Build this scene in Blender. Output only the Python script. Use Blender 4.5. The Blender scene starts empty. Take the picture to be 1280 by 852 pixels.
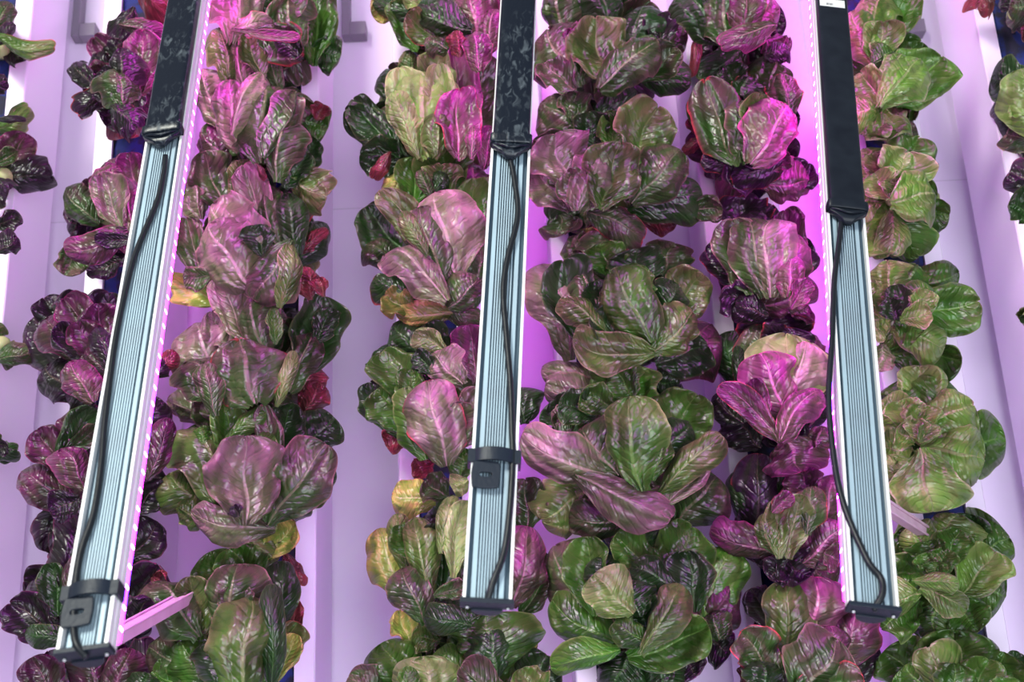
import bpy, math, random
import numpy as np
from mathutils import Vector, Matrix
random.seed(7); rng = np.random.default_rng(7)
C = bpy.context.scene.collection
# ------------------------------------------------------------------ camera
F = 1600.0; TH = math.radians(19.6); RO = math.radians(2.7); DY = 1.507; ZC = 1.25
EYE = np.array([0.0, -DY, ZC])
fw = np.array([0, math.cos(TH), math.sin(TH)]); r0 = np.array([1.0, 0, 0]); u0 = np.array([0, -math.sin(TH), math.cos(TH)])
up = u0*math.cos(RO) + r0*math.sin(RO); rt = r0*math.cos(RO) - u0*math.sin(RO)
def at(px, py, d=0.0):            # the point seen at px,py on the vertical plane d metres in front of the tower faces
    v = fw*F + rt*(px-640) - up*(py-426)
    return EYE + v*((DY-d)/v[1])
def mpp(P): return float(np.dot(P-EYE, fw))/F
cam = bpy.data.cameras.new('camera'); co = bpy.data.objects.new('camera', cam); C.objects.link(co)
cam.sensor_width = 36; cam.lens = F*36/1280; cam.clip_start = .05
M = Matrix([[rt[i], up[i], -fw[i], EYE[i]] for i in range(3)] + [[0, 0, 0, 1]]); co.matrix_world = M
cam.dof.use_dof = True; cam.dof.focus_distance = 1.36; cam.dof.aperture_fstop = 7
bpy.context.scene.camera = co

# ------------------------------------------------------------------ helpers
def nrm(v): return v/np.linalg.norm(v)
def obj(name, verts, faces, mat, parent=None, smooth=False, label=None):
    me = bpy.data.meshes.new(name); me.from_pydata([tuple(map(float, v)) for v in verts], [], faces); me.update()
    if mat: me.materials.append(mat)
    if smooth: me.polygons.foreach_set('use_smooth', [True]*len(me.polygons))
    o = bpy.data.objects.new(name, me); C.objects.link(o)
    if parent: o.parent = parent
    if label: o['label'] = label
    return o
def thing(name, label, cat, loc=(0, 0, 0), group=None, mw=None):
    o = bpy.data.objects.new(name, None); C.objects.link(o); o.empty_display_size = .05
    if mw is not None: o.matrix_world = mw
    else: o.location = [float(x) for x in loc]
    o['label'] = label; o['category'] = cat
    if group: o['group'] = group
    return o
class MB:
    def __init__(s): s.v = []; s.f = []
    def add(s, vs, fs):
        n = len(s.v); s.v += [tuple(v) for v in vs]; s.f += [tuple(i+n for i in f) for f in fs]; return s
    def box(s, x0, x1, y0, y1, z0, z1):
        return s.add([(x, y, z) for x in (x0, x1) for y in (y0, y1) for z in (z0, z1)],
                     [(0,1,3,2),(4,6,7,5),(0,4,5,1),(2,3,7,6),(0,2,6,4),(1,5,7,3)])
    def prism(s, poly, a, b, ax=1):      # closed polygon extruded along axis ax
        n = len(poly); vs = []
        for t in (a, b):
            for p in poly:
                q = list(p); q.insert(ax, t); vs.append(q)
        return s.add(vs, [(i, (i+1) % n, n+(i+1) % n, n+i) for i in range(n)] + [tuple(range(n))[::-1], tuple(range(n, 2*n))])
    def tube(s, pts, r, k=10):
        pts = [np.array(p, float) for p in pts]; n = len(pts); rr = r if hasattr(r, '__len__') else [r]*n; vs = []
        ref = np.array([0.13, .2, .97]) if abs(nrm(pts[-1]-pts[0])[2]) < .8 else np.array([.97, .2, .13])
        for i, p in enumerate(pts):
            t = nrm(pts[min(i+1, n-1)]-pts[max(i-1, 0)]); a = nrm(np.cross(t, ref)); b = np.cross(t, a)
            for j in range(k):
                w = 2*math.pi*j/k; vs.append(p+rr[i]*(a*math.cos(w)+b*math.sin(w)))
        fs = [(i*k+j, i*k+(j+1) % k, (i+1)*k+(j+1) % k, (i+1)*k+j) for i in range(n-1) for j in range(k)]
        return s.add(vs, fs+[tuple(range(k))[::-1], tuple(range((n-1)*k, n*k))])
    def build(s, name, mat, parent=None, smooth=False, label=None):
        return obj(name, s.v, s.f, mat, parent, smooth, label)
def spline(ctrl, n=40):
    c = [np.array(p, float) for p in ctrl]; c = [2*c[0]-c[1]]+c+[2*c[-1]-c[-2]]; out = []
    m = len(c)-3
    for i in range(m):
        for t in np.linspace(0, 1, n//m+1)[:(None if i == m-1 else -1)]:
            a, b, d, e = c[i:i+4]
            out.append(.5*((2*b)+(d-a)*t+(2*a-5*b+4*d-e)*t*t+(-a+3*b-3*d+e)*t**3))
    return out
def bevel(o, w=.001, seg=2):
    m = o.modifiers.new('b', 'BEVEL'); m.width = w; m.segments = seg; m.limit_method = 'ANGLE'; return o

# ------------------------------------------------------------------ materials
def mat(name):
    m = bpy.data.materials.new(name); m.use_nodes = True; nt = m.node_tree
    return m, nt, nt.nodes['Principled BSDF']
def N(nt, t, **kw):
    n = nt.nodes.new(t)
    for k, v in kw.items():
        if k in n.inputs and not hasattr(n, k): n.inputs[k].default_value = v
        else: setattr(n, k, v)
    return n
def simple(name, col, rough=.5, metal=0, noise=0, nscale=40, bump=0, spec=None, col2=None):
    m, nt, b = mat(name); b.inputs['Roughness'].default_value = rough; b.inputs['Metallic'].default_value = metal
    b.inputs['Base Color'].default_value = (*col, 1)
    if spec is not None: b.inputs['Specular IOR Level'].default_value = spec
    if noise or bump:
        tc = N(nt, 'ShaderNodeTexCoord'); nz = N(nt, 'ShaderNodeTexNoise'); nz.inputs['Scale'].default_value = nscale; nz.inputs['Detail'].default_value = 6
        nt.links.new(tc.outputs['Object'], nz.inputs['Vector'])
        if noise:
            mx = N(nt, 'ShaderNodeMix', data_type='RGBA'); rp = N(nt, 'ShaderNodeMapRange')
            rp.inputs[1].default_value = .5-noise; rp.inputs[2].default_value = .5+noise
            nt.links.new(nz.outputs['Fac'], rp.inputs[0]); nt.links.new(rp.outputs[0], mx.inputs[0])
            mx.inputs[6].default_value = (*col, 1); mx.inputs[7].default_value = (*(col2 or [c*.7 for c in col]), 1)
            nt.links.new(mx.outputs[2], b.inputs['Base Color'])
        if bump:
            bp = N(nt, 'ShaderNodeBump'); bp.inputs['Strength'].default_value = bump; bp.inputs['Distance'].default_value = .002
            nt.links.new(nz.outputs['Fac'], bp.inputs['Height']); nt.links.new(bp.outputs[0], b.inputs['Normal'])
    return m
PVC = simple('lilac_lit_plastic', (.82, .67, .90), .35, noise=.3, nscale=3, col2=(.81, .68, .89))  # white PVC with the LED light's lilac tint put into its colour
WALL = simple('wall_panel', (.83, .70, .91), .55, noise=.3, nscale=2, col2=(.82, .71, .89))  # pinkish tint of the LED light put into the panel colour
GREY = simple('grey_bracket', (.2, .17, .22), .5)
BLUE = simple('blue_medium', (.008, .016, .14), .8, noise=.06, nscale=60, col2=(.01, .008, .03), bump=1.0)
ALU = simple('aluminium', (.32, .44, .52), .5, metal=.25, noise=.25, nscale=25, col2=(.28, .36, .43))
GROOVE_SHADE = simple('aluminium_groove_shade', (.05, .085, .12), .5, metal=.3)  # same aluminium, darkened to paint the shade between the ribs
ALUS = simple('aluminium_edge', (.80, .80, .82), .45, metal=.2)
BLK = simple('black_sleeve', (.005, .007, .012), .38, spec=.18, noise=.25, nscale=40, col2=(.011, .015, .022), bump=.15)
BLK2 = simple('black_plastic', (.010, .015, .026), .42, spec=.25, bump=.12, nscale=300)
CAB = simple('black_cable', (.007, .009, .013), .4, spec=.3, bump=.15, nscale=200)
STEM = simple('pale_stem', (.35, .38, .16), .5)
LABW = simple('label_white', (.6, .62, .62), .5)
INK = simple('label_ink', (.03, .03, .04), .5)
RAIL = simple('pink_lit_rail', (.62, .42, .52), .5, noise=.2, nscale=30, col2=(.5, .3, .4))  # white rail, the pink light on it put into the base colour
SOIL = simple('root_plug', (.03, .018, .015), .9, noise=.1, nscale=120, bump=1)
def dusty():
    m, nt, b = mat('dusty_black')
    tc = N(nt, 'ShaderNodeTexCoord'); mp = N(nt, 'ShaderNodeMapping'); mp.inputs['Scale'].default_value = (1, .45, 1)
    nz = N(nt, 'ShaderNodeTexNoise'); nz.inputs['Scale'].default_value = 170; nz.inputs['Detail'].default_value = 8; nz.inputs['Distortion'].default_value = .8
    n2 = N(nt, 'ShaderNodeTexNoise'); n2.inputs['Scale'].default_value = 22
    cr = N(nt, 'ShaderNodeMapRange'); cr.inputs[1].default_value = .50; cr.inputs[2].default_value = .75; cr.inputs[4].default_value = .6
    ml = N(nt, 'ShaderNodeMath', operation='MULTIPLY'); c2 = N(nt, 'ShaderNodeMapRange'); c2.inputs[1].default_value = .42; c2.inputs[2].default_value = .6
    mx = N(nt, 'ShaderNodeMix', data_type='RGBA'); mx.inputs[6].default_value = (.005, .008, .015, 1); mx.inputs[7].default_value = (.11, .135, .16, 1); b.inputs['Specular IOR Level'].default_value = .3
    L = nt.links.new
    L(tc.outputs['Object'], mp.inputs[0]); L(mp.outputs[0], nz.inputs['Vector']); L(tc.outputs['Object'], n2.inputs['Vector'])
    L(nz.outputs['Fac'], cr.inputs[0]); L(n2.outputs['Fac'], c2.inputs[0]); L(cr.outputs[0], ml.inputs[0]); L(c2.outputs[0], ml.inputs[1])
    L(ml.outputs[0], mx.inputs[0]); L(mx.outputs[2], b.inputs['Base Color'])
    mr = N(nt, 'ShaderNodeMapRange'); mr.inputs[3].default_value = .28; mr.inputs[4].default_value = .8; L(ml.outputs[0], mr.inputs[0]); L(mr.outputs[0], b.inputs['Roughness'])
    bp = N(nt, 'ShaderNodeBump'); bp.inputs['Strength'].default_value = .5; bp.inputs['Distance'].default_value = .001; L(nz.outputs['Fac'], bp.inputs['Height']); L(bp.outputs[0], b.inputs['Normal'])
    return m
DUST = dusty()
def led():
    m, nt, b = mat('led_lens'); L = nt.links.new
    tc = N(nt, 'ShaderNodeTexCoord'); sp = N(nt, 'ShaderNodeSeparateXYZ'); L(tc.outputs['Object'], sp.inputs[0])
    mm = N(nt, 'ShaderNodeMath', operation='MULTIPLY'); mm.inputs[1].default_value = 2*math.pi/.018; L(sp.outputs['Y'], mm.inputs[0])
    sn = N(nt, 'ShaderNodeMath', operation='SINE'); L(mm.outputs[0], sn.inputs[0])
    mr = N(nt, 'ShaderNodeMapRange'); mr.inputs[1].default_value = .80; mr.inputs[2].default_value = 1; L(sn.outputs[0], mr.inputs[0])
    nz = N(nt, 'ShaderNodeTexNoise'); nz.inputs['Scale'].default_value = 22; L(tc.outputs['Object'], nz.inputs['Vector'])
    ra = N(nt, 'ShaderNodeValToRGB'); e = ra.color_ramp.elements
    e[0].position = .40; e[0].color = (.12, .02, 1, 1); e[1].position = .50; e[1].color = (.95, .018, .86, 1); L(nz.outputs['Fac'], ra.inputs[0])
    mx = N(nt, 'ShaderNodeMix', data_type='RGBA'); L(mr.outputs[0], mx.inputs[0]); L(ra.outputs[0], mx.inputs[6]); mx.inputs[7].default_value = (1, .20, .9, 1)
    ms = N(nt, 'ShaderNodeMath', operation='MULTIPLY_ADD'); L(mr.outputs[0], ms.inputs[0]); ms.inputs[1].default_value = LEDS*1.0; ms.inputs[2].default_value = LEDS
    b.inputs['Base Color'].default_value = (.4, .1, .3, 1)
    L(mx.outputs[2], b.inputs['Emission Color']); L(ms.outputs[0], b.inputs['Emission Strength'])
    return m
LEDS = 18.0
LED = led()
def leafmat():
    m, nt, b = mat('lettuce_leaf'); L = nt.links.new
    at_ = N(nt, 'ShaderNodeAttribute', attribute_name='Col'); ve = N(nt, 'ShaderNodeAttribute', attribute_name='Vein')
    uv = N(nt, 'ShaderNodeUVMap', uv_map='uv'); um = N(nt, 'ShaderNodeUVMap', uv_map='metric')
    sp = N(nt, 'ShaderNodeSeparateXYZ'); L(uv.outputs[0], sp.inputs[0])
    def math_(op, a, c=None, d=None):
        n = N(nt, 'ShaderNodeMath', operation=op)
        for i, x in enumerate((a, c, d)):
            if x is None: continue
            if isinstance(x, (int, float)): n.inputs[i].default_value = x
            else: L(x, n.inputs[i])
        return n.outputs[0]
    def rng_(x, a, c, d=0., e=1.):
        n = N(nt, 'ShaderNodeMapRange', interpolation_type='SMOOTHSTEP'); L(x, n.inputs[0])
        for i, v in enumerate((a, c, d, e)): n.inputs[i+1].default_value = v
        return n.outputs[0]
    nz = N(nt, 'ShaderNodeTexNoise'); nz.inputs['Scale'].default_value = 55; nz.inputs['Detail'].default_value = 4; L(um.outputs[0], nz.inputs['Vector'])
    au = math_('ABSOLUTE', sp.outputs['X'])              # |u| 0 at the midrib, 1 at the margin
    v = sp.outputs['Y']
    wob = math_('MULTIPLY', math_('SUBTRACT', nz.outputs['Fac'], .5), .10)
    mw = math_('MULTIPLY_ADD', v, -.085, .105)
    mid = math_('SUBTRACT', 1., math_('DIVIDE', math_('ABSOLUTE', math_('ADD', au, math_('MULTIPLY', wob, .25))), mw)); mid = rng_(mid, 0, .7)
    t = math_('ADD', math_('SUBTRACT', math_('MULTIPLY', v, 9.), math_('MULTIPLY', au, 2.3)), math_('MULTIPLY', wob, 15.))
    fr = math_('ABSOLUTE', math_('SUBTRACT', math_('FRACT', t), .5))          # 0 on a vein
    lat = math_('MULTIPLY', rng_(fr, .10, .0), rng_(au, .95, .35))
    vo = N(nt, 'ShaderNodeTexVoronoi', feature='DISTANCE_TO_EDGE'); vo.inputs['Scale'].default_value = 75; L(um.outputs[0], vo.inputs['Vector'])
    ret = rng_(vo.outputs['Distance'], .09, .0)
    vsum = math_('MAXIMUM', math_('MULTIPLY', mid, .75), math_('MAXIMUM', math_('MULTIPLY', lat, .11), math_('MULTIPLY', ret, .07)))
    n2 = N(nt, 'ShaderNodeTexNoise'); n2.inputs['Scale'].default_value = 26; n2.inputs['Detail'].default_value = 5; L(um.outputs[0], n2.inputs['Vector'])
    dk = N(nt, 'ShaderNodeMix', data_type='RGBA', blend_type='MULTIPLY'); dk.inputs[0].default_value = 1
    rr = rng_(n2.outputs['Fac'], .3, .68, .50, 1.35); L(at_.outputs['Color'], dk.inputs[6]); L(rr, dk.inputs[7])
    mx = N(nt, 'ShaderNodeMix', data_type='RGBA'); L(vsum, mx.inputs[0]); L(dk.outputs[2], mx.inputs[6]); L(ve.outputs['Color'], mx.inputs[7])
    L(mx.outputs[2], b.inputs['Base Color'])
    # blistered surface between the veins
    pil = rng_(fr, .0, .28); vc = rng_(vo.outputs['Distance'], 0, .35)
    h = math_('ADD', math_('MULTIPLY', pil, .6), math_('ADD', math_('MULTIPLY', vc, .75), math_('MULTIPLY', n2.outputs['Fac'], 1.3)))
    h = math_('SUBTRACT', h, math_('MULTIPLY', mid, .5))
    bp = N(nt, 'ShaderNodeBump'); bp.inputs['Strength'].default_value = .8; bp.inputs['Distance'].default_value = .0013; L(h, bp.inputs['Height'])
    L(bp.outputs[0], b.inputs['Normal'])
    b.inputs['Roughness'].default_value = .33; b.inputs['Specular IOR Level'].default_value = .6
    tr = N(nt, 'ShaderNodeBsdfTranslucent'); L(mx.outputs[2], tr.inputs['Color']); L(bp.outputs[0], tr.inputs['Normal'])
    ms = N(nt, 'ShaderNodeMixShader'); ms.inputs[0].default_value = .22
    L(b.outputs[0], ms.inputs[1]); L(tr.outputs[0], ms.inputs[2]); L(ms.outputs[0], nt.nodes['Material Output'].inputs['Surface'])
    return m
LEAF = leafmat()

# ------------------------------------------------------------------ leaves
COL = {  # inner, outer, edge, vein
 'g': ((.040,.128,.012), (.062,.118,.020), (.24,.31,.10), (.13,.25,.05)),
 'd': ((.012,.045,.007), (.026,.045,.017), (.14,.15,.06), (.05,.12,.03)),
 'l': ((.17,.28,.055), (.25,.32,.11), (.42,.44,.19), (.34,.42,.14)),
 'b': ((.110,.225,.028), (.190,.245,.072), (.42,.36,.23), (.32,.33,.15)),
 'o': ((.060,.130,.018), (.125,.118,.045), (.36,.28,.16), (.20,.25,.08)),
 'p': ((.032,.082,.014), (.096,.056,.048), (.34,.18,.17), (.21,.19,.11)),
 'k': ((.12,.15,.055), (.31,.17,.19), (.50,.25,.26), (.42,.34,.26)),
 'm': ((.075,.055,.032), (.22,.036,.135), (.54,.06,.24), (.38,.15,.22)),  # red leaf with the magenta LED light put into its colour
 'v': ((.014,.016,.010), (.036,.009,.036), (.16,.032,.09), (.09,.06,.05)),
 'r': ((.10,.020,.022), (.24,.035,.050), (.34,.08,.06), (.30,.08,.08)),
 'y': ((.18,.26,.04), (.48,.37,.10), (.62,.24,.13), (.5,.5,.2)),
}
NS, NU = 44, 25
FACES = [(i*NU+j, i*NU+j+1, (i+1)*NU+j+1, (i+1)*NU+j) for i in range(NS-1) for j in range(NU-1)]
def wave(s, u, k, ph):                 # smooth pseudo noise
    return (np.sin(k*s*2.1+ph)+np.sin(k*(s*1.3+u*.9)+ph*2.3)+np.sin(k*(u*1.7-s*.8)+ph*1.7)+np.sin(k*2.3*u+ph*.7+1.3*np.sin(k*s)))/4
def leaf_geo(B, T, w, code, o):
    """B,T 3D base and tip; w metres wide; returns verts, colours, veins, uv, metric uv"""
    L = np.linalg.norm(T-B); mid = (B+T)/2; Nv = nrm(EYE-mid); Y = nrm(T-B); Nv = nrm(Nv-Y*np.dot(Nv, Y)); X = np.cross(Y, Nv)
    a = math.radians(o['roll']); X, Nv = X*math.cos(a)+Nv*math.sin(a), Nv*math.cos(a)-X*math.sin(a)
    w = w/max(.5, math.cos(a))
    s = np.sin(np.linspace(0, 1, NS)**.9*math.pi/2)[:, None]; u = np.linspace(-1, 1, NU)[None, :]
    pa, pb = o['pa'], o['pb']; sm = pa/(pa+pb)
    prof = ((s+.004)**pa*(1-s*.9995)**pb)/(sm**pa*(1-sm)**pb)
    prof = np.maximum(prof, .22*(1-s)**.5)
    ph = o['ph']; side = np.sign(u)
    h = w/2*prof*(1+.075*np.sin(8*s+ph+side*1.3)+.028*np.sin(17*s+ph*3+side*2)+.010*np.sin(41*s+ph*5+side*3))
    au = np.abs(u)
    n = o['cup']*h*(1.15*au**2-.45*au**4) + .12*h*au*(1 if o['cup'] >= 0 else -1)
    n = n + o['ruf']*h*au**3*np.sin(2*math.pi*(o['rf']*s)+ph+side*1.9)
    n = n + .075*w*wave(s, u, 4.6, ph) + .040*w*wave(s, u, 11., ph*1.3)
    t = s*o['nv']-au*2.1+.55*wave(s, u, 5, ph)+.25*side; pil = np.abs(np.sin(math.pi*t))**.7*(.65+.5*wave(s, u, 9, ph*2.1))
    n = n + o['pil']*pil*(1-au**4)*(1-np.exp(-(au*h/.004)**2))*(s > .03)
    n = n + .0016*np.exp(-(au*h/.0035)**2)*(1-s)*(-1 if o['cup'] >= 0 else 1.5)
    tw = o['tw']*(s-.35); n = n + u*h*np.sin(tw)
    if o['edge']: n = n - o['edge']*h*np.clip(au-.72, 0, 1)**2*10
    lw = o['bulge']*L*np.sin(math.pi*s)*(1 if o['cup'] < 0 else -.8)
    c = np.clip((s-.62)/.38, 0, 1)
    n = n + lw - o['curl']*L*c**2*.55*(1 if o['cup'] < 0 else -.3)
    y = L*s - abs(o['curl'])*L*.10*c**2
    x = u*h*(1-.10*au*abs(o['cup'])) + o['side']*np.sin(math.pi*s) + .02*w*np.sin(9*s+ph)
    P = B+X*x[..., None]+Y*(y*np.ones_like(u))[..., None]+Nv*n[..., None]
    cA, cB, cE, cV = [np.array(q) for q in COL[code]]
    if o['E'] is not None: cE = np.array(o['E'])
    nz = wave(s, u, 6, ph*1.9)
    f = np.clip((s-.36)*1.1+.9*nz+.25*au+.25*(pil-.55), 0, 1)[..., None]; col = cA*(1-f)+cB*f
    ew = .085 if o['E'] is not None else .05; e = np.clip((au*(s > .15)-1+ew)/ew, 0, 1); e = np.maximum(e, np.clip((s-.985)/.012, 0, 1)); e = (e*(.7+.3*np.sin(7*s+ph)))[..., None]
    col = (col*(1-e)+cE*e)*o['br']*(1+.18*wave(s, u, 3, ph*.6))[..., None]
    vn = np.broadcast_to(cV*o['br'], col.shape)
    uvs = np.stack([u*np.ones_like(s), s*np.ones_like(u)], -1)
    met = np.stack([x+ph, y+x*0+ph*2], -1)
    return P.reshape(-1, 3), col.reshape(-1, 3), vn.reshape(-1, 3), uvs.reshape(-1, 2), met.reshape(-1, 2)
LOOP = np.array(FACES).reshape(-1)
def leaf_mesh(name, geos, parent, loc, label=None):
    P = np.concatenate([g[0] for g in geos])-np.array(loc); k = len(geos); nv = NS*NU
    F_ = np.concatenate([np.array(FACES)+i*nv for i in range(k)]); lp = F_.reshape(-1)
    me = bpy.data.meshes.new(name); me.vertices.add(len(P)); me.vertices.foreach_set('co', P.astype(np.float32).reshape(-1))
    me.loops.add(len(lp)); me.loops.foreach_set('vertex_index', lp.astype(np.int32))
    me.polygons.add(len(F_)); me.polygons.foreach_set('loop_start', np.arange(0, len(lp), 4, dtype=np.int32))
    me.polygons.foreach_set('use_smooth', np.ones(len(F_), bool))
    me.update(calc_edges=True)
    for nm, idx in (('Col', 1), ('Vein', 2)):
        a = me.attributes.new(nm, 'FLOAT_COLOR', 'POINT'); c = np.concatenate([g[idx] for g in geos]); c = np.concatenate([c, np.ones((len(c), 1))], 1)
        a.data.foreach_set('color', c.astype(np.float32).reshape(-1))
    for nm, idx in (('uv', 3), ('metric', 4)):
        l = me.uv_layers.new(name=nm); c = np.concatenate([g[idx] for g in geos])[lp]; l.data.foreach_set('uv', c.astype(np.float32).reshape(-1))
    me.materials.append(LEAF); me.validate()
    o = bpy.data.objects.new(name, me); C.objects.link(o); o.parent = parent
    if label: o['label'] = label
    return o
def opts(code, n, i):
    r = random.random
    o = dict(roll=random.uniform(-16, 16), cup=random.choice([.55, .8, -.5, -.75]), ruf=random.uniform(.18, .40), rf=random.uniform(1.8, 3.4), nv=random.uniform(6.5, 8.5),
             pa=random.uniform(.55, .8), pb=.42, ph=random.uniform(0, 6.28), pil=random.uniform(.0007, .0017), edge=random.choice([.1, .3, .6]), bulge=random.uniform(.08, .20), curl=random.uniform(.1, .55), side=0,
             z=random.uniform(-.15, .35), tw=random.uniform(-.7, .7), E=None, br=random.uniform(.85, 1.15), d=None)
    if code == 'b' : o.update(ruf=.2, pa=.8, pb=.38, rf=1.8, pil=.0007)
    if code in 'ry': o.update(ruf=.3, rf=2.6, cup=random.choice([1.1, -1.0]), pil=.002)
    return o
WS = 1.12
KEY = {'c': 'cup', 's': 'side', 'b': 'bulge', 'r': 'roll', 'u': 'curl', 'z': 'z', 'd': 'd', 'f': 'ruf', 'a': 'pa', 't': 'pb', 'q': 'br', 'e': 'edge'}
RED = (.62, .06, .08)
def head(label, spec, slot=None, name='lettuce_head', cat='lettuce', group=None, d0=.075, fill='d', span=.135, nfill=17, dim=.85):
    rows = [l.split() for l in spec.strip().split('\n') if l.strip()]
    pts = np.array([[float(x) for x in r[:4]] for r in rows]); cx, cy = (pts[:, 0].mean()*.6+pts[:, 2].mean()*.4), (pts[:, 1].mean()*.6+pts[:, 3].mean()*.4)
    base = at(cx, cy, .03); root = thing(name, label, cat, base, group or 'lettuce heads growing from the towers')
    ext = max(30, np.percentile(np.abs(pts[:, 2:]-[[cx, cy]]).max(1), 60)); n = len(rows); step = min(.014, span/max(1, n))
    # hidden inner foliage filling the heart, colour dimmed to put in cavity shade
    geos = []
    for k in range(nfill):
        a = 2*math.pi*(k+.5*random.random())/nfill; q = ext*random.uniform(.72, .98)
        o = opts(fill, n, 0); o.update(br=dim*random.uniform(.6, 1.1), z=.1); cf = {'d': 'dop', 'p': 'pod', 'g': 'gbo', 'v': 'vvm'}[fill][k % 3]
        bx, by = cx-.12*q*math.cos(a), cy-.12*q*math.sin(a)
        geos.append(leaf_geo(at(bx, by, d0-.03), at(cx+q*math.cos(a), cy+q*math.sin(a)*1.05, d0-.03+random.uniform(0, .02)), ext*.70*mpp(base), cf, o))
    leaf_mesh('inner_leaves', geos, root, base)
    # stem
    MB().tube([at(cx, cy+ext*.15, -.015)-base, at(cx, cy+ext*.08, .02)-base, at(cx, cy, d0)-base], [.012, .013, .010], 12).build('stem', STEM, root, True)
    for i, r in enumerate(rows):
        bx, by, tx, ty, w = map(float, r[:5]); code = r[5]; o = opts(code, n, i)
        for kv in r[6:]:
            if kv == 'R': o['E'] = RED; continue
            k, v = kv.split('='); o[KEY[k]] = float(v)
        Lp = math.hypot(bx-tx, by-ty)
        d = d0+step*i if o['d'] is None else o['d']
        m = mpp(at((bx+tx)/2, (by+ty)/2, d)); Lm = Lp*m; dz = o['z']*Lm/2; dz = max(-.03, min(.03, dz)); o['side'] *= m
        o['cup'] *= (2.0 if o['cup'] > 0 else 1.6) if abs(o['cup']) <= .5 else 1; g = leaf_geo(at(bx, by, d-dz), at(tx, ty, d+dz), w*m*WS, code, o)
        leaf_mesh('withered_leaf' if code in 'ry' else 'leaf', [g], root, base, 'dry reddish withered leaf' if code == 'r' else None)
    return root

# ------------------------------------------------------------------ setting
X1 = at(100, 426)[0]; SP = .199; TW = .100; TD = .126; ZT = 2.75
def struct(o): o['kind'] = 'structure'; return o
struct(MB().box(-2.2, 2.2, .165, .185, 0, 3.0).build('wall_back', WALL))
for z in (float(at(440, 261, -.165)[2]),):       # faint panel joints
    struct(MB().box(-2.2, 2.2, .1645, .1652, z, z+.0012).build('trim_1', simple('joint', (.66, .57, .72), .6)))
struct(MB().box(-2.2, 2.2, -2.6, .185, -.05, 0).build('floor', simple('floor_grey', (.4, .38, .42), .6, noise=.2)))
nth = ['at the far left edge', 'behind the dark purple lettuces', 'behind the pinkish lettuces', 'behind the middle light bar', 'with the biggest green rosettes',
       'with the magenta-lit romaine', 'with the pale green butter lettuces', 'at the far right edge']
for i in range(8):
    xl = X1+(i-1)*SP; xc = xl+TW/2
    t = thing('grow_tower', 'white plastic grow tower with a blue-lined slot, '+nth[i], 'grow tower', (xc, 0, 0), 'white vertical grow towers')
    h = TW/2; w = .003; lip = .024
    prof = [(-h, 0), (-h, TD), (h, TD), (h, 0), (h-.0015, -.002), (h-lip, -.002), (h-lip, .004), (h-lip+w, .004), (h-lip+w, .002), (h-w, .002), (h-w, TD-w), (-h+w, TD-w),
            (-h+w, .002), (-h+lip-w, .002), (-h+lip-w, .004), (-h+lip, .004), (-h+lip, -.002), (-h+.0015, -.002)]
    m = MB(); n = len(prof)
    for z in (0., ZT): m.v += [(p[0], p[1], z) for p in prof]
    m.f += [(k, (k+1) % n, n+(k+1) % n, n+k) for k in range(n)]
    m.build('tower_body', PVC, t)
    m = MB(); rows = 160; cols = 8      # wrinkled blue wicking fabric
    for a in range(rows+1):
        for b in range(cols+1):
            m.v.append((-.0255+.051*b/cols, .006+.004*math.sin(a*1.3+b*2.1)*math.sin(a*.37+b), ZT*a/rows))
    m.f += [(a*(cols+1)+b, a*(cols+1)+b+1, (a+1)*(cols+1)+b+1, (a+1)*(cols+1)+b) for a in range(rows) for b in range(cols)]
    m.build('growing_medium', BLUE, t, True)
for (px, py, lb) in ((88, 45, 'beside the far left tower'), (427, 43, 'above the gap right of the second full tower'), (1128, 40, 'behind the topmost pale green lettuce at the right')):
    P = at(px, py, -.14); b = MB().box(0, .012, 0, .022, 0, .10).box(.012, .036, .0, .022, 0, .022)
    o = bevel(b.build('wall_bracket', GREY)); o.location = P; o['label'] = 'small grey wall bracket '+lb; o['category'] = 'bracket'

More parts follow.
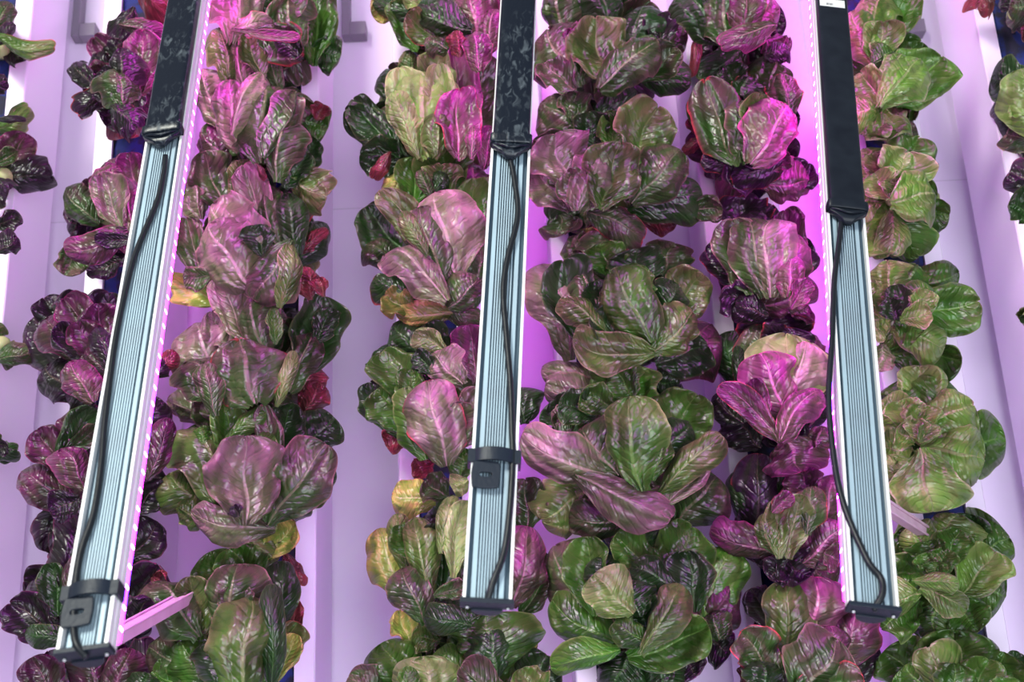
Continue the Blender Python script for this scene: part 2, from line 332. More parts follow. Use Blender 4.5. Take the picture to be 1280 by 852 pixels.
# ------------------------------------------------------------------ light bars
def proj(P):
    v = np.array(P)-EYE; z = np.dot(v, fw); return 640+F*np.dot(v, rt)/z, 426-F*np.dot(v, up)/z
def light_bar(label, p0, p1, sleeve_y, cable, clip_y=None, yaw=0, sleeve=BLK, tag=None):
    A = at(*p0); B = at(*p1); Y = nrm(B-A); Z = np.array([0, -1., 0]); Z = nrm(Z-Y*np.dot(Z, Y)); X = np.cross(Y, Z)
    a = math.radians(yaw); X, Z = X*math.cos(a)-Z*math.sin(a), Z*math.cos(a)+X*math.sin(a)
    Mw = Matrix([[X[i], Y[i], Z[i], A[i]] for i in range(3)]+[[0, 0, 0, 1]])
    t = thing('grow_light_bar', label, 'light bar', mw=Mw, group='slim grow light bars hanging in front of the plants')
    def pt(px, py, z=0.):
        v = fw*F+rt*(px-640)-up*(py-426); O = A+Z*z; k = np.dot(O-EYE, Z)/np.dot(v, Z); Q = EYE+v*k-A
        return np.array([np.dot(Q, X), np.dot(Q, Y), np.dot(Q, Z)])
    Ly = 1.05; hw = .0193
    seg = [(-19.3, -16.9, 0), (-16.9, -13.2, -6.5), (-13.2, -9.4, -3.2), (-9.4, -8.1, -6)]
    x = -8.1
    for k in range(7): seg.append((x, x+1.25, -3.2)); seg.append((x+1.25, x+2.3, -6.4)); x += 2.3
    seg += [(x, 8.9, -5.6), (8.9, 12.6, -3.2), (12.6, 16.9, -6.5), (16.9, 19.3, 0)]
    pr = []
    for (a_, b_, z_) in seg: pr += [(a_/1e3, z_/1e3), (b_/1e3, z_/1e3)]
    pr += [(hw, -.0065), (hw-.0008, -.007), (hw-.0008, -.009), (hw, -.0095), (hw, -.017), (-hw, -.017), (-hw, -.0095), (-hw+.0008, -.009), (-hw+.0008, -.007), (-hw, -.0065)]
    m = MB(); n = len(pr); m.v = [(p[0], y, p[1]) for y in (0, Ly) for p in pr]; m.f = [(k, n+k, n+(k+1) % n, (k+1) % n) for k in range(n)]+[tuple(range(n))]
    h = m.build('aluminium_housing', ALU, t); h.data.materials.append(ALUS); h.data.materials.append(GROOVE_SHADE)
    for p in h.data.polygons:
        if abs(p.center[0]) > .0165: p.material_index = 1
        elif abs(p.center[2]+.006) < .0011 and abs(p.normal[2]) > .7: p.material_index = 2
    m = MB(); q = [(-.0190, -.017), (-.0190, -.0235), (-.015, -.0265), (.015, -.0265), (.0190, -.0235), (.0190, -.017)]
    m.prism(q, .013, Ly, 1).build('led_lens', LED, t, label='magenta glowing lens')
    m = MB().box(-.0212, .0212, -.0035, .0005, -.0125, .0008)
    arc = [(.0125*math.cos(w), -.0125-.011*math.sin(w)) for w in np.linspace(0, math.pi, 20)]
    m.prism(arc, -.005, .0004, 1); m.tube([(-.0155, -.0042, -.008), (-.0155, -.0034, -.008)], .0018, 12); m.tube([(.0165, -.0042, -.008), (.0165, -.0034, -.008)], .0018, 12)
    e = bevel(m.build('end_cap', BLK2, t), .0006)
    for sx in (-.0155, .0165): MB().tube([(sx, -.0052, -.008), (sx, -.0040, -.008)], .0012, 10).build('screw', ALUS, e)
    ys = pt(*sleeve_y)[1]
    def ring(y, w, z0, z1, k=28):
        o = []
        for j in range(k):
            a_ = 2*math.pi*j/k; c, s = math.cos(a_), math.sin(a_); ex = .32
            o.append((w*math.copysign(abs(c)**ex, c), y, (z0+z1)/2+(z1-z0)/2*math.copysign(abs(s)**ex, s)))
        return o
    m = MB(); R = [(Ly, .0180, -.005, .011), (ys+.010, .0180, -.005, .011), (ys+.009, .0205, -.004, .0125), (ys+.001, .0208, -.003, .0120), (ys-.001, .0200, .0000, .0105)]
    for r in R: m.v += ring(*r)
    m.f = [(i*28+j, i*28+(j+1) % 28, (i+1)*28+(j+1) % 28, (i+1)*28+j) for i in range(len(R)-1) for j in range(28)]+[tuple(range(28))[::-1], tuple(range((len(R)-1)*28, len(R)*28))]
    sl = m.build('driver_sleeve', sleeve, t, True); mod = sl.modifiers.new('e', 'EDGE_SPLIT'); mod.split_angle = math.radians(50)
    m = MB(); m.v = []
    R = [(ys+.002, .0188, .0005, .0095), (ys-.004, .0185, .0015, .0085), (ys-.008, .0140, .002, .0095), (ys-.013, .0075, .0015, .0085), (ys-.017, .0035, .001, .005)]
    for r in R: m.v += ring(*r)
    m.f = [(i*28+j, i*28+(j+1) % 28, (i+1)*28+(j+1) % 28, (i+1)*28+j) for i in range(len(R)-1) for j in range(28)]+[tuple(range(28))[::-1], tuple(range((len(R)-1)*28, len(R)*28))]
    m.tube(spline([(-.019, ys+.001, .006), (-.010, ys-.005, .0105), (0, ys-.0085, .0115), (.010, ys-.005, .0105), (.019, ys+.001, .006)], 24), .0016, 8)
    m.build('crimped_end', sleeve, sl, True)
    cz = [0.0005]*len(cable); cp = [pt(px, py, z) for (px, py), z in zip(cable, cz)]
    cp[-1] = cp[-1]+np.array([0, 0, -.004])
    MB().tube(spline(cp, 90), .0028, 10).build('power_cable', CAB, t, True)
    if clip_y:
        yc = pt(*clip_y)[1]; m = MB(); xs = np.linspace(-.0222, .0222, 30)
        top = [(x_, .0026+.0055*max(0, 1-((x_-.000)/.0155)**2)**.7) for x_ in xs]; bot = [(x_, z_-.0022) for x_, z_ in top][::-1]
        poly = [(-.0222, -.012)]+top+[(.0222, -.012), (.0200, -.012), (.0200, .0003)]+bot[1:-1]+[(-.0200, .0003), (-.0200, -.012)]
        m.prism(poly, yc-.006, yc+.006, 1)
        c = m.build('mounting_clip', BLK2, t)
        # tab with an oblong hole
        K = 56; out, inn = [], []; cx, cy, hx, hy, rr = -.0065, yc-.018, .0120, .0125, .0035
        for k in range(K):
            w = 2*math.pi*k/K; c_, s_ = math.cos(w), math.sin(w); q = min((hx-rr)/max(1e-6, abs(c_)), (hy-rr)/max(1e-6, abs(s_)))
            bx, by = c_*q, s_*q; out.append((cx+bx+rr*c_, cy+by+rr*s_))
            inn.append((cx+math.copysign(.003, c_)*min(1, abs(c_)*1.6)+.0022*c_, cy+.0022*s_))
        m = MB(); m.v = [(p[0], p[1], z) for z in (.0012, .0038) for L_ in (out, inn) for p in L_]
        for k in range(K):
            a1, b1 = k, (k+1) % K
            m.f += [(2*K+a1, 2*K+b1, 3*K+b1, 3*K+a1), (a1, K+a1, K+b1, b1), (a1, b1, 2*K+b1, 2*K+a1), (K+a1, 3*K+a1, 3*K+b1, K+b1)]
        bevel(m.build('slotted_tab', BLK2, c), .0005)
    if tag:
        a_, b_ = pt(1025, 6.5, .0113), pt(1056, 6.5, .0113)
        l = MB().box(a_[0], b_[0], a_[1], a_[1]+.014, .0110, .0114).build('paper_label', LABW, t, label='white printed label'); q = MB()
        for k, (w, s_) in enumerate(((.0013, 0), (.0009, .0022), (.0013, .0044), (.0005, .0066))):
            x_ = a_[0]+.008+s_; q.box(x_, x_+w, a_[1]+.0025, a_[1]+.006, .0114, .0116)
        q.build('printed_text', INK, l)
    return t
light_bar('left aluminium grow light bar, clip close to its lower end', (102, 808, .56), (202, 190, .358), (207, 172),
          [(207, 195), (205, 215), (197, 250), (172, 310), (160, 350), (144, 426), (131, 526), (127, 576), (117, 641), (102, 686), (95, 726), (92, 780), (96, 806), (106, 818)], clip_y=(112, 739), yaw=-5, sleeve=DUST)
light_bar('middle aluminium grow light bar with clip well above its end', (609, 748, .5), (638, 195, .392), (640, 185),
          [(638, 200), (643, 225), (647, 270), (634, 325), (629, 365), (633, 420), (638, 480), (640, 540), (641, 575), (637, 640), (630, 690), (616, 728), (608, 752)], clip_y=(616, 571), yaw=2, sleeve=DUST)
light_bar('right aluminium grow light bar with white label on its sleeve and no clip', (1094, 755, .467), (1060, 300, .33), (1059, 268),
          [(1052, 275), (1048, 310), (1043, 350), (1040, 426), (1036, 491), (1039, 541), (1047, 601), (1061, 648), (1085, 701), (1101, 722), (1103, 742), (1093, 760)], yaw=2, sleeve=BLK, tag=1)
def rail(label, P, Q, w, h):
    A, B = at(*P), at(*Q); Y = nrm(B-A); Z = nrm(np.array([0, -1, 0.])-Y*np.dot([0, -1, 0.], Y)); X = np.cross(Y, Z); L = np.linalg.norm(B-A)
    m = MB().box(-w/2, w/2, 0, L, -h/2, h/2).box(-w/2-.001, -w/2+.002, 0, L, h/2, h/2+.002).box(w/2-.002, w/2+.001, 0, L, h/2, h/2+.002)
    o = m.build('support_rail', RAIL); o.matrix_world = Matrix([[X[i], Y[i], Z[i], A[i]] for i in range(3)]+[[0, 0, 0, 1]])
    o['label'] = label; o['category'] = 'rail'; bevel(o)
rail('pink-lit white rail running from behind the left light bar toward the lettuces', (112, 815, .44), (250, 738, .10), .015, .010)
rail('mauve-lit rail reaching from behind the right light bar to the pale green lettuces', (1088, 622, .33), (1175, 678, .07), .011, .009)


# ------------------------------------------------------------------ the lettuces: base x y, tip x y, width (photo pixels on the layer's plane), colour code, options
GA = 'dark purple lettuces on the left tower'; GB = 'pinkish lettuces on the second full tower'; GC = 'red-edged romaine lettuces behind the middle bar'
GD = 'big green-red lettuces on the fourth full tower'; GE = 'magenta-lit romaine lettuces left of the right bar'; GF = 'pale green butter lettuces right of the right bar'
def H(label, group, fill, spec, **k): return head(label, spec, group=group, fill=fill, **k)
# far left tower
H('sliver of grey-purple lettuce with a long curling leaf at the top left corner', 'lettuces cut off by the left edge', 'v', '''
-15 45 14 0 34 p
-12 60 20 30 18 v
-5 42 62 60 24 o s=10 c=-.5 R
-25 110 8 100 24 v''', d0=.06, nfill=3)
H("curled olive lettuce leaves at the left edge, beside the second purple lettuce", 'lettuces cut off by the left edge', 'v', '''
-10 165 32 132 30 o c=-.5 s=6
-8 205 24 188 22 p
-5 150 30 148 9 v
-10 225 8 235 24 v
-8 285 27 268 24 v
-6 315 22 297 30 v c=-.5''', d0=.06, nfill=3)
H('sliver of lettuce at the left edge beside the cabbage-like dark purple lettuce', 'lettuces cut off by the left edge', 'p', '''
-12 420 5 405 24 o
-8 448 32 442 32 p c=-.5 u=.3''', d0=.06, nfill=2)
H('small dark green leaf tip at the left edge, lowest on its tower', 'lettuces cut off by the left edge', 'd', '''
-18 568 20 563 26 d c=-.5
-18 560 12 555 24 v''', d0=.06, nfill=2)
# tower 1
H('open purple lettuce with pale midribs, at the top of the left tower', GA, 'v', '''
172 -20 205 15 40 r
160 125 158 170 44 r f=.5
168 10 148 45 34 v
125 115 87 76 27 v c=-.4
130 108 100 142 30 v R
150 30 200 40 26 m c=-.5
155 135 132 160 46 v u=.4
172 120 180 36 50 m z=.2
150 128 122 92 40 v
160 125 150 55 42 v
155 132 142 78 52 p c=-.5 q=.8
140 132 170 158 42 v c=-.5''')
H("purple lettuce with drooping lower leaves, second down on the left tower", GA, 'v', '''
170 240 128 192 46 m q=.8
168 250 160 190 40 m
125 280 76 232 40 p E=0
150 325 108 340 30 v
100 302 80 345 36 p
112 240 150 206 30 m c=-.5
165 290 150 205 46 m
150 285 128 216 44 k q=.75
160 288 80 315 40 m c=-.6 q=.7 s=-6
165 300 118 300 22 v'''.replace(' E=0', ''))
H('round cabbage-like dark purple lettuce, largest on the left tower', GA, 'v', '''
95 470 38 395 60 v
100 430 55 372 50 v
110 430 96 366 60 v
130 430 138 366 55 v
145 440 155 380 50 v
105 495 48 455 60 v c=-.5
120 500 80 480 56 v c=-.5
100 450 52 392 50 m c=-.4 q=.6
120 430 80 372 46 m c=.6 q=.55
130 440 122 378 48 m q=.5
115 450 70 405 40 v
130 455 95 402 42 m c=.6 q=.4
138 468 100 430 34 m q=.4
142 470 120 405 30 v
118 502 86 450 44 m c=-.4''')
H('dark purple lettuce with a green-hearted folded leaf, below the cabbage-like purple one', GA, 'v', '''
85 620 60 690 50 v
95 640 75 700 40 v
80 560 122 503 48 v
150 640 192 560 60 v
150 560 205 500 50 v
170 640 205 600 46 v
95 635 22 585 50 m c=-.5 q=.6
85 590 45 537 48 m q=.55
74 575 118 508 40 d
80 570 128 530 24 p q=.7
100 622 62 640 40 v
105 612 80 556 46 m c=-.4 q=.9
185 600 214 520 34 m q=.5
190 470 222 440 26 r
185 470 205 450 30 v''')
H("dark purple lettuce behind the lower clip of the left light bar", GA, 'v', '''
160 700 202 650 50 v
150 780 200 700 60 v
190 720 212 728 26 r
70 775 45 712 40 v
80 760 100 640 54 v
72 770 66 700 36 d c=.7
70 795 13 752 54 v c=.5
80 740 115 690 40 m q=.5
90 800 25 790 30 d
160 790 188 745 40 v''')
H("dark purple lettuce below the end of the left light bar", GA, 'v', '''
90 870 30 830 50 v
150 870 200 815 60 v
100 880 60 805 60 v c=-.5
120 880 110 800 60 m c=-.5 q=.45
140 880 165 808 54 m c=-.5 q=.45
70 880 40 820 50 m q=.4
170 880 185 840 50 d''')
# tower 2
H("lettuce with a scorched green leaf, topmost of the pinkish lettuces", GB, 'p', '''
388 62 428 70 48 d f=.3
392 82 397 -28 54 g q=.7
350 40 345 -30 60 p q=.7
366 66 362 -22 52 p
330 45 378 -20 36 p
292 55 303 -32 66 k c=-.4
288 40 340 25 30 k R
322 40 384 66 52 p R c=.5 q=.8
378 75 345 40 30 v
292 36 380 48 14 m R''')
H("pinkish lettuce of rolled blistered leaves, beside the left bar's black sleeve", GB, 'p', '''
382 150 412 160 46 g q=.6
365 215 398 172 40 d
395 150 405 130 26 r
285 200 246 158 50 m q=.6
300 190 268 150 46 p
350 118 335 60 24 p
282 160 250 82 50 k
305 112 297 42 34 k q=1.1
286 98 272 30 34 o c=-.5
328 98 308 40 38 o
360 218 405 246 56 o c=-.6
355 235 385 190 36 d
325 205 332 85 86 p c=-.35
300 190 285 95 60 k c=-.4
290 170 325 86 34 k c=-.9 r=25
345 228 358 140 50 p
328 198 374 112 40 p c=-.9 r=-20
322 205 330 222 10 r''')
H("pink lettuce with one front leaf folded over showing its ribs", GB, 'p', '''
370 330 412 275 40 d
365 325 410 285 20 r c=-.8
352 312 372 222 60 d R
250 350 232 272 38 p
250 275 238 222 36 k
282 262 253 188 56 p
306 268 298 200 34 o
268 380 216 350 38 y f=.5
350 320 328 225 40 p
338 318 305 205 44 k q=.85
372 318 358 235 40 d q=1.1
322 325 255 250 78 k
388 375 384 330 30 r
405 370 398 348 22 r
262 345 228 350 30 p
312 356 255 275 90 k c=-.35 q=.8
330 320 318 280 40 d
365 300 312 372 64 p c=-.6 u=.4 s=-6
350 385 370 300 30 o c=-.5''')
H("pink lettuce with a tall ruffled dark leaf at its right side", GB, 'p', '''
375 500 398 455 36 r f=.5
380 520 400 478 40 r f=.5
345 445 338 378 28 p
330 445 345 390 40 d
372 470 402 368 64 d s=8 f=.35
395 430 415 385 30 d
360 490 395 405 44 p
275 490 240 395 84 k c=-.35
300 440 262 390 46 k
310 430 276 342 46 k q=1.15
330 440 312 362 54 p
270 500 235 440 60 p c=-.4
345 508 370 435 20 l c=-.6
345 430 342 385 20 g
318 506 300 418 92 p c=-.3 q=1.05 R
270 520 255 450 34 p q=1.1''')
H('largest lettuce left of centre, open heart with an upright pale cupped leaf', GB, 'd', '''
235 580 210 548 26 o
290 525 202 498 42 k q=.8 c=-.5
290 540 250 490 50 p
320 660 370 590 80 d
375 565 418 520 58 d
330 640 420 575 60 d
250 640 208 590 58 o c=-.5
260 650 215 630 46 o c=-.5
345 575 366 500 46 d
275 625 240 515 78 o c=-.4
300 600 280 500 50 g c=.5
255 560 250 530 30 g
345 660 235 640 46 k c=-.6 q=.7 s=-8
275 560 330 508 26 g c=-.6
342 600 330 505 34 p
350 620 322 530 34 g
335 655 408 555 72 p c=-.3 z=.3
308 656 306 543 94 k c=.45 q=.72 z=.1
298 645 292 632 20 v''')
H('lettuce with an upright olive front leaf, lowest full one of the pinkish ones', GB, 'd', '''
355 690 375 728 30 r f=.5
360 800 370 745 30 r
320 665 372 650 40 o
290 665 345 700 44 o c=-.5
325 702 372 650 38 y f=.4
290 760 262 688 66 g
320 740 290 684 60 g
345 800 355 700 44 d
330 860 372 775 44 o R f=.4
345 850 372 790 30 y f=.5
260 850 178 805 56 p c=-.4
240 860 190 840 50 g
270 870 225 800 60 g
250 800 236 718 46 o
248 798 190 716 66 p c=-.35
290 790 293 702 76 p q=1.05
305 770 290 730 40 p
340 860 340 730 36 d
296 880 270 790 60 d c=-.4
300 885 322 732 84 o c=-.45 q=.9 s=-8''')
# tower 3
H("crinkled magenta lettuce with scorched edges, at the top left of the middle bar", GC, 'd', '''
515 -8 462 20 36 y q=.6
545 30 460 -5 30 d
520 65 492 0 34 g
620 40 600 -20 50 m
535 20 525 -32 50 l
600 75 585 -28 70 m c=-.4 f=.35
610 70 620 0 36 m
570 50 555 0 40 p
560 62 506 16 36 o R f=.4
590 38 515 12 46 d f=.35 c=-.5
560 62 530 48 26 p
575 72 570 36 26 r f=.5
600 90 592 30 36 m''')
H('tall pale green romaine lettuce with pink right side, upper left of the middle bar', GC, 'd', '''
512 100 514 60 26 o
505 150 480 74 42 d
600 178 606 66 54 p
520 200 430 136 50 d f=.35
520 205 448 190 50 d f=.3
500 195 440 125 44 d f=.4
505 215 488 246 38 y
488 190 468 222 20 r
605 212 614 158 34 m
590 190 565 62 54 m q=1.1
545 150 545 62 44 l q=.8
525 198 500 85 50 l
535 198 525 62 76 l c=-.3
560 180 548 80 40 l
525 198 490 108 38 l c=-.5 q=.9
545 196 550 130 40 o
575 200 572 112 54 m c=.4 R q=1.2
590 200 592 150 20 m q=1.4''')
H("lettuce with one big half-pink half-green leaf, left of the middle bar", GC, 'd', '''
605 330 582 285 36 g
590 385 602 300 46 p
515 325 455 258 66 d
500 330 452 300 40 p q=.7
525 382 466 345 40 d R f=.4
520 390 480 370 40 y q=.6 f=.5
590 260 592 195 50 m
560 245 552 186 76 g c=.5
515 262 520 196 46 g c=.4
600 300 592 222 50 g
555 245 552 205 50 o
545 240 560 215 30 d
538 245 522 206 18 p
540 330 476 236 42 o s=5 c=.6
560 385 600 345 46 p
572 345 538 230 98 k c=-.25 q=1.05
555 350 520 255 60 p c=-.4
558 378 473 300 54 k c=-.45 q=.8 s=8
535 320 500 262 24 o c=-.6''')
H("lettuce with an upright ribbed pink leaf, just above the middle bar's clip", GC, 'd', '''
520 572 532 598 30 r
510 540 480 552 40 r
500 545 462 478 48 d
490 430 470 470 40 d
540 455 488 402 50 d f=.35
560 470 530 405 50 d
585 385 488 396 32 y c=-.7 q=.8
555 392 602 396 26 p
595 480 585 404 44 m
575 600 580 560 40 g
510 540 472 485 56 g c=.4
525 500 478 440 60 g c=.5
525 500 495 480 50 d
560 440 516 416 30 l q=.8
510 500 515 462 36 g
540 465 520 440 30 d
580 482 536 436 50 k c=-.4
560 570 602 485 46 p q=1.1
530 575 512 480 46 g c=-.4
565 570 580 500 44 p
560 582 532 472 72 k c=-.3 q=.9 R z=.2''')
H('lettuce with yellowed blistered left leaves, behind the lower end of the middle bar', GC, 'd', '''
660 665 655 598 60 p q=.6
650 770 682 722 34 p q=.8
655 720 685 690 46 p q=.6
545 625 488 620 52 y f=.35 c=-.5
560 620 530 600 40 p
640 760 662 655 62 m c=-.35 q=.9
500 745 472 655 52 y f=.5 c=-.4
510 720 495 640 34 o
600 785 540 752 50 d
600 740 585 640 60 p
520 700 500 655 44 g
550 750 548 650 50 d
540 745 515 640 44 o c=-.6
533 780 498 705 52 p c=-.3 q=.9
585 600 565 610 30 l
552 692 566 612 32 l q=.85 c=-.5
566 722 580 620 34 l c=.6
590 780 530 770 40 d
542 745 584 730 24 p c=.5''')
H("green lettuce with a round crinkled leaf, below the middle bar's end", GC, 'd', '''
655 830 660 770 34 y q=.5
515 808 497 762 34 y f=.5
550 800 512 795 36 o
520 875 475 800 66 g c=-.4
490 870 435 845 50 p c=-.4
610 800 560 770 50 d
650 880 685 818 70 d c=-.4
640 870 600 830 60 g
600 850 540 812 40 g
620 842 608 766 104 g c=-.25 q=.7 f=.3
618 850 612 780 60 d
540 900 530 818 84 l c=-.3 q=.65
640 880 575 835 44 p c=-.5 q=.8
680 880 650 835 44 o c=.5
505 890 510 830 30 g''')
# tower 4
H("crinkled purple lettuce with one broad matt green leaf, right of the middle bar's sleeve", GD, 'd', '''
820 90 845 12 52 p q=.7
710 45 690 -25 66 p
760 30 740 -40 70 d
790 90 805 -5 80 d f=.3
830 60 820 20 40 v
795 95 864 96 44 d c=-.5
725 108 678 32 84 p f=.4 c=-.35
722 95 713 35 28 m
800 100 848 60 44 p q=.6
790 100 822 38 38 g
758 100 742 22 76 o c=.3 q=.9
748 112 826 45 52 p c=-.4 z=.1
720 112 680 80 44 p f=.4''')
H("lettuce with three broad olive cupped leaves and a drooping right leaf", GD, 'd', '''
700 268 705 295 50 p q=.7
800 275 848 280 34 r q=.6
725 290 752 305 30 y q=.7
740 168 672 125 64 p f=.4 c=-.35
745 150 805 110 50 d
715 150 720 115 40 p
860 260 906 262 34 p f=.35
785 262 880 238 62 d c=-.4
735 265 805 295 46 p c=-.5 R q=.8
745 192 735 138 44 d
764 190 770 140 40 g c=.4
715 262 665 205 56 k q=.6
730 230 665 175 60 p q=.7
825 230 852 190 40 p
790 208 820 132 78 o c=.35 q=.85
790 255 855 182 66 p c=-.5 q=.8
712 232 690 166 78 k c=.3 q=.62
735 262 708 215 46 p
722 264 758 176 56 k q=.6 c=-.5
752 262 775 178 70 o c=.4 q=.62''')
H("big face-on rosette lettuce with a long ribbed green heart leaf", GD, 'd', '''
740 340 712 292 50 p
765 340 730 285 60 p
830 345 842 302 60 p
830 470 892 402 80 m c=-.3 q=.8
815 475 850 480 60 d
765 340 770 285 84 p c=-.4
715 450 680 318 62 k c=-.4 q=.75
820 455 885 430 66 d
765 345 750 303 60 g
800 355 795 310 70 d c=.4
835 395 880 340 62 o c=.3 q=.9
730 430 702 325 70 d c=.5
755 400 722 335 50 p
820 400 850 350 50 d
758 400 745 350 44 d c=.5
790 380 800 330 44 g
780 400 775 350 50 d
812 445 875 382 54 o c=-.3
800 440 742 388 60 d c=.5
760 418 700 370 38 o c=-.5
818 440 710 425 54 o c=.4 s=-10 q=.9
815 428 764 330 68 g c=-.3 q=.85''')
H("sprawling lettuce with a wavy upright green leaf, right of the middle bar's clip", GD, 'd', '''
655 530 650 480 50 d
750 478 675 458 36 k q=.7
760 500 680 485 48 k c=-.5 q=.7
720 540 690 500 50 d
735 610 680 650 70 o c=-.4
845 655 900 592 72 p c=-.3 q=.85
790 650 705 650 50 p c=-.5
840 660 800 650 50 d
780 515 785 452 86 g c=.4
720 520 690 530 40 p
825 570 872 490 82 g c=.5
790 500 770 462 50 g
745 520 697 500 48 d c=.4
770 510 725 490 40 g
812 580 868 525 54 d
775 600 740 560 60 d
775 596 718 528 80 p c=-.3
775 592 650 545 62 k c=-.4 q=.75 s=-6
830 632 892 560 30 k
820 620 902 542 42 o c=-.5
715 590 838 645 56 k c=-.5 q=.6 s=6
790 560 765 510 40 g
815 600 830 540 36 g
802 614 785 492 78 g c=-.3 q=1.15 z=.25''')
H("glossy deep green rosette lettuce with a yellow-green leaf at its heart", GD, 'd', '''
790 700 780 650 54 o q=.8
885 800 915 815 50 v
850 820 872 846 56 v
790 815 765 865 66 d
820 820 835 872 60 d
765 790 685 680 84 p c=-.35
860 790 925 720 80 m q=.55
870 795 912 680 72 g c=-.4
770 800 685 755 66 g c=-.4
835 720 868 658 74 g c=.35
900 800 890 760 40 p
745 770 732 668 56 g c=.5
830 715 765 668 46 g c=.4
770 750 750 690 50 d
868 765 860 686 56 d c=.5
775 812 688 836 40 g c=-.5 q=1.5 s=6
785 822 890 778 66 g c=.5 s=6
810 790 790 740 60 d
848 735 786 704 48 d c=-.5
800 770 785 720 50 d
810 805 768 778 40 g
790 768 742 716 62 l c=-.3 q=.75
800 818 852 720 44 o c=-.4 s=8 q=.95''')
# tower 5
H('magenta-lit romaine lettuce cut by the top edge, left of the right bar', GE, 'v', '''
935 55 885 96 44 d
985 45 960 72 34 m q=.6
875 40 866 90 14 r
955 70 990 60 30 v
940 45 965 -22 56 m q=1.2
905 55 848 -15 52 d c=-.4
900 50 880 -25 50 d
910 58 905 -32 70 p c=-.3
930 55 930 -30 50 m
970 32 906 52 34 m c=-.5 q=1.2''')
H("wide-open romaine lettuce with two big pink-ribbed leaves, below the topmost magenta-lit one", GE, 'v', '''
880 168 858 148 18 r
880 172 855 188 16 r
930 118 905 82 42 d
958 125 970 62 56 g q=.5 R
925 120 940 90 40 d R
990 150 975 90 40 p R
900 190 870 116 36 d
985 240 1012 205 40 v
955 232 1018 225 52 m c=-.4
940 205 912 235 46 v
918 212 878 196 26 v R
985 200 915 225 42 v R c=-.5
960 210 985 190 36 m
920 208 882 100 64 p c=.3 q=.85 R
935 205 932 115 50 p c=-.4
945 205 950 115 46 o
938 206 990 120 66 m c=-.3 q=1.3''')
H("tight upright romaine lettuce head with a dark outer collar", GE, 'v', '''
930 300 925 246 66 v R
945 300 965 252 60 v R
995 340 980 262 46 m q=.6
1000 350 1012 310 30 v
925 360 884 308 34 v R
930 340 890 300 40 v
990 395 1010 380 40 m q=.7
940 385 1028 360 46 m c=-.5
950 380 895 368 42 v
960 395 920 380 40 v
940 368 918 272 62 p
975 368 995 282 58 m q=1.2
955 372 935 265 64 p c=-.4
965 372 955 262 68 k c=-.35 q=.9
985 372 990 315 40 m q=1.3
990 385 1010 350 26 m''')
H('pale-hearted romaine lettuce glowing bright pink inside dark wrapped leaves, beside the right bar', GE, 'v', '''
925 490 905 412 54 d
950 560 915 520 60 v
970 440 965 390 90 v R
1000 470 1015 405 50 m q=.7
930 530 886 490 46 v
1025 500 1030 430 34 m q=.7
930 495 922 425 20 d R
945 470 950 402 50 p R
980 440 985 408 70 v R
985 545 1000 590 80 m c=-.4
1020 560 1030 530 40 m
980 530 985 414 104 l c=-.55 q=.95 u=.1
985 525 1008 424 70 k c=-.5 q=1.2
980 528 950 440 70 m c=-.5 q=1.5
955 530 940 470 30 m q=.8
975 552 898 478 34 m c=.6 R s=6
975 552 1030 478 40 m c=-.5 q=1.1 s=-6''')
H("open lettuce with a green heart and dark red outer leaves", GE, 'v', '''
930 700 928 715 16 r
940 670 925 585 40 d
945 680 948 560 58 v R
960 640 985 582 36 d
970 640 1020 580 30 m R
1030 655 1042 590 50 m q=1.2
1010 620 1000 585 50 m q=.7
975 690 885 666 46 m c=-.5 q=.7
975 690 1012 725 56 v
985 700 960 725 40 v
1005 705 1055 655 60 m c=-.3
1030 690 1050 700 40 m
1010 668 1015 602 42 p R
985 698 1002 615 40 l q=.8
970 692 950 640 30 o
974 698 970 622 34 o
965 640 990 615 22 m R''')
H("bright magenta-lit lettuce at the bottom edge, left of the right bar's end", GE, 'v', '''
1065 860 1085 800 40 v
930 860 945 835 30 r q=.5
972 795 936 730 38 v
1040 740 1015 705 60 m
1055 835 1075 755 60 m c=-.35 q=.8
1010 815 1022 720 90 m c=-.35 q=1.5 f=.4
985 840 985 722 60 o c=-.35 q=.8
975 850 925 785 56 p R
960 870 950 820 50 d
1040 850 1040 780 50 m q=.9
995 870 1050 800 80 p c=-.35 q=.9
990 875 1085 850 60 p R''')
# tower 6
H('pale green butter lettuce, highest right of the right bar sleeve', GF, 'g', '''
1100 50 1135 -8 60 g q=.8
1085 45 1105 -12 56 b
1105 160 1150 172 44 p q=.9
1115 130 1178 70 78 g q=1.3
1105 135 1075 175 50 b
1100 138 1112 180 56 b
1080 60 1062 10 50 b
1095 85 1080 30 46 b
1095 85 1105 26 50 b c=.5
1090 80 1120 60 36 g
1100 130 1075 90 52 b c=.4
1095 138 1062 140 50 b
1110 100 1130 60 40 b
1100 135 1152 70 56 b c=-.3''')
H('pale green butter lettuce level with the lower end of the right bar sleeve', GF, 'g', '''
1130 265 1188 268 44 g q=.7
1115 265 1145 320 52 g
1110 260 1085 325 50 b
1115 260 1115 315 44 b
1110 240 1080 178 56 b
1115 235 1150 172 60 g
1100 250 1070 250 56 b
1105 225 1095 190 40 b
1110 240 1135 190 66 b c=.3
1112 250 1092 215 44 b c=.5
1120 250 1120 222 36 b
1112 254 1178 238 68 b c=-.25''')
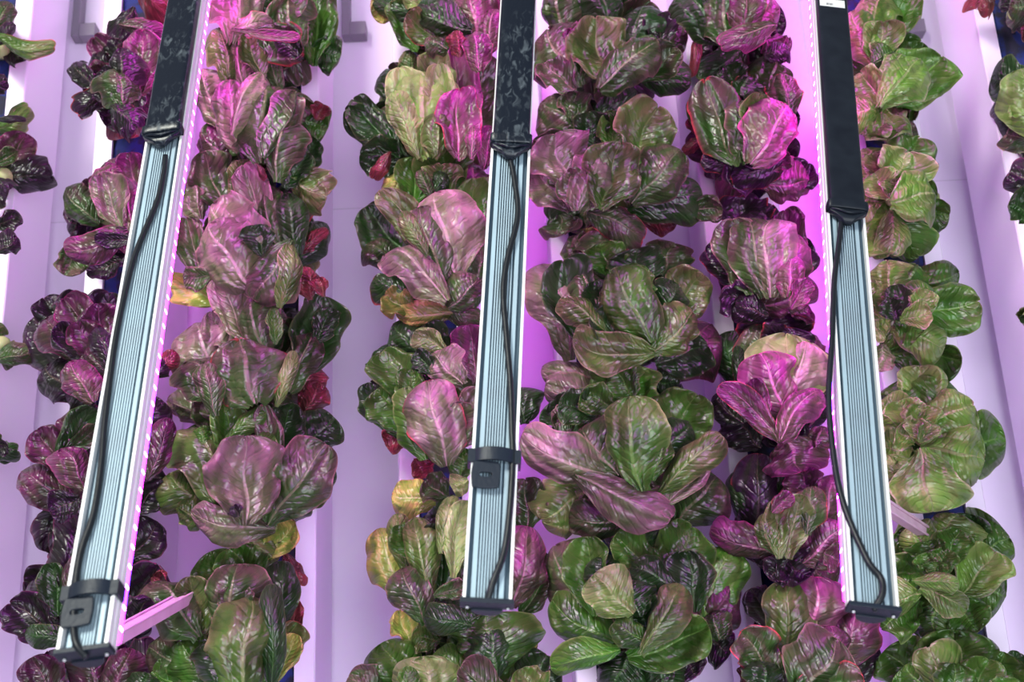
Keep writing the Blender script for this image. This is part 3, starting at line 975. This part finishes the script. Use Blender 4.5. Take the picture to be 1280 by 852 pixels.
H('green butter lettuce with a tight swirled heart, third down right of the right bar', GF, 'g', '''
1105 430 1098 465 34 k
1110 440 1205 450 56 g q=.7
1130 365 1205 340 50 g
1115 370 1090 345 56 b
1125 370 1150 325 66 g
1115 370 1110 322 56 b
1130 395 1225 378 66 g q=1.1
1110 395 1085 405 50 b
1115 410 1185 435 50 b c=-.4
1120 400 1155 415 50 g
1115 400 1098 360 40 b c=.5
1130 390 1172 358 44 g
1125 400 1120 355 34 d
1145 400 1160 362 34 b c=.6
1118 400 1112 372 30 d
1125 400 1165 390 36 b c=.5''')
H("flat open pale green butter lettuce with a pink-ribbed bottom leaf", GF, 'g', '''
1180 575 1205 610 44 g q=.6
1140 585 1115 622 56 b
1165 560 1262 548 78 g q=.9
1140 530 1120 470 60 g
1150 530 1150 456 60 b
1155 520 1185 472 64 g
1140 540 1100 500 56 b
1140 560 1098 560 54 b
1140 575 1110 595 50 b
1155 535 1220 505 74 b c=-.25
1150 560 1235 575 78 b c=-.25
1145 540 1125 500 48 b c=.4
1148 545 1152 505 46 b c=.5
1145 552 1118 535 44 b c=.4
1150 560 1165 642 84 b c=-.2 z=-.1
1150 550 1145 522 30 b c=.6
1148 552 1168 530 26 b c=.6''')
H("big ruffled green butter lettuce right of the right bar's end", GF, 'g', '''
1205 690 1215 640 50 d
1205 700 1265 670 80 g q=.8
1200 725 1262 745 88 g q=.95
1175 690 1195 638 76 b q=.8
1150 750 1100 785 60 g
1170 755 1165 800 70 g
1190 750 1225 790 60 g q=.8
1155 695 1115 668 56 g
1150 715 1100 720 56 g
1200 745 1245 688 66 b q=.9
1165 700 1140 655 50 b
1180 705 1200 660 46 g c=.5
1150 740 1120 750 50 b
1170 705 1160 675 44 g c=.5
1150 735 1210 760 36 b c=-.6
1170 715 1185 685 36 g c=.6
1165 718 1155 690 30 g c=.6
1172 722 1170 700 28 g c=.6
1140 725 1200 728 24 b c=-.5''')
H('glossy green butter lettuce cut by the bottom edge in the right corner', GF, 'g', '''
1250 860 1275 815 30 d
1170 870 1102 810 70 g
1240 880 1255 812 70 g
1190 870 1195 785 96 g q=.9
1170 880 1130 830 60 g
1200 890 1160 812 60 b q=.8
1210 890 1235 822 60 g c=.5
1190 890 1195 825 50 g c=.6
1250 890 1275 850 50 g''')
# far right tower
H('sliver of lettuce at the top right corner with a red dried scrap', 'lettuces cut off by the right edge', 'v', '''
1240 -12 1222 8 34 r
1300 10 1262 8 46 p q=.7
1305 40 1275 50 34 r q=.5''', d0=.06, nfill=2)
H("lettuce at the right edge with one round dark leaf and one pale leaf", 'lettuces cut off by the right edge', 'v', '''
1290 110 1236 100 60 d
1295 180 1262 168 44 p
1300 235 1264 215 44 v
1300 265 1260 255 44 d
1275 130 1268 150 20 l
1300 175 1275 80 70 l q=.8''', d0=.06, nfill=2)
H('tiny dark leaf tip at the right edge, middle height', 'lettuces cut off by the right edge', 'd', '''
1296 402 1274 397 12 d
1300 390 1282 392 20 d''', d0=.06, nfill=2)

# ------------------------------------------------------------------ light
def area(name, loc, tgt, size, power, col):
    l = bpy.data.lights.new(name, 'AREA'); l.size = size; l.energy = power; l.color = col
    o = bpy.data.objects.new(name, l); C.objects.link(o); o.location = loc
    o.rotation_euler = (Vector(tgt)-Vector(loc)).to_track_quat('-Z', 'Y').to_euler()
area('key_light', (-1.3, -2.7, 3.3), (0, 0, 1.65), .9, 128, (.98, 1, .90))  # unseen key lamp added high behind the camera
area('fill_light', (.7, -2.9, .75), (-.05, 0, 1.35), 1.8, 92, (.88, .95, 1))  # unseen fill lamp added low in front to brighten the lower walls
w = bpy.data.worlds.new('world'); bpy.context.scene.world = w; w.use_nodes = True
w.node_tree.nodes['Background'].inputs[0].default_value = (.72, .72, .85, 1); w.node_tree.nodes['Background'].inputs[1].default_value = .30
vs = bpy.context.scene.view_settings; vs.view_transform = 'Standard'; vs.look = 'None'; vs.exposure = 0
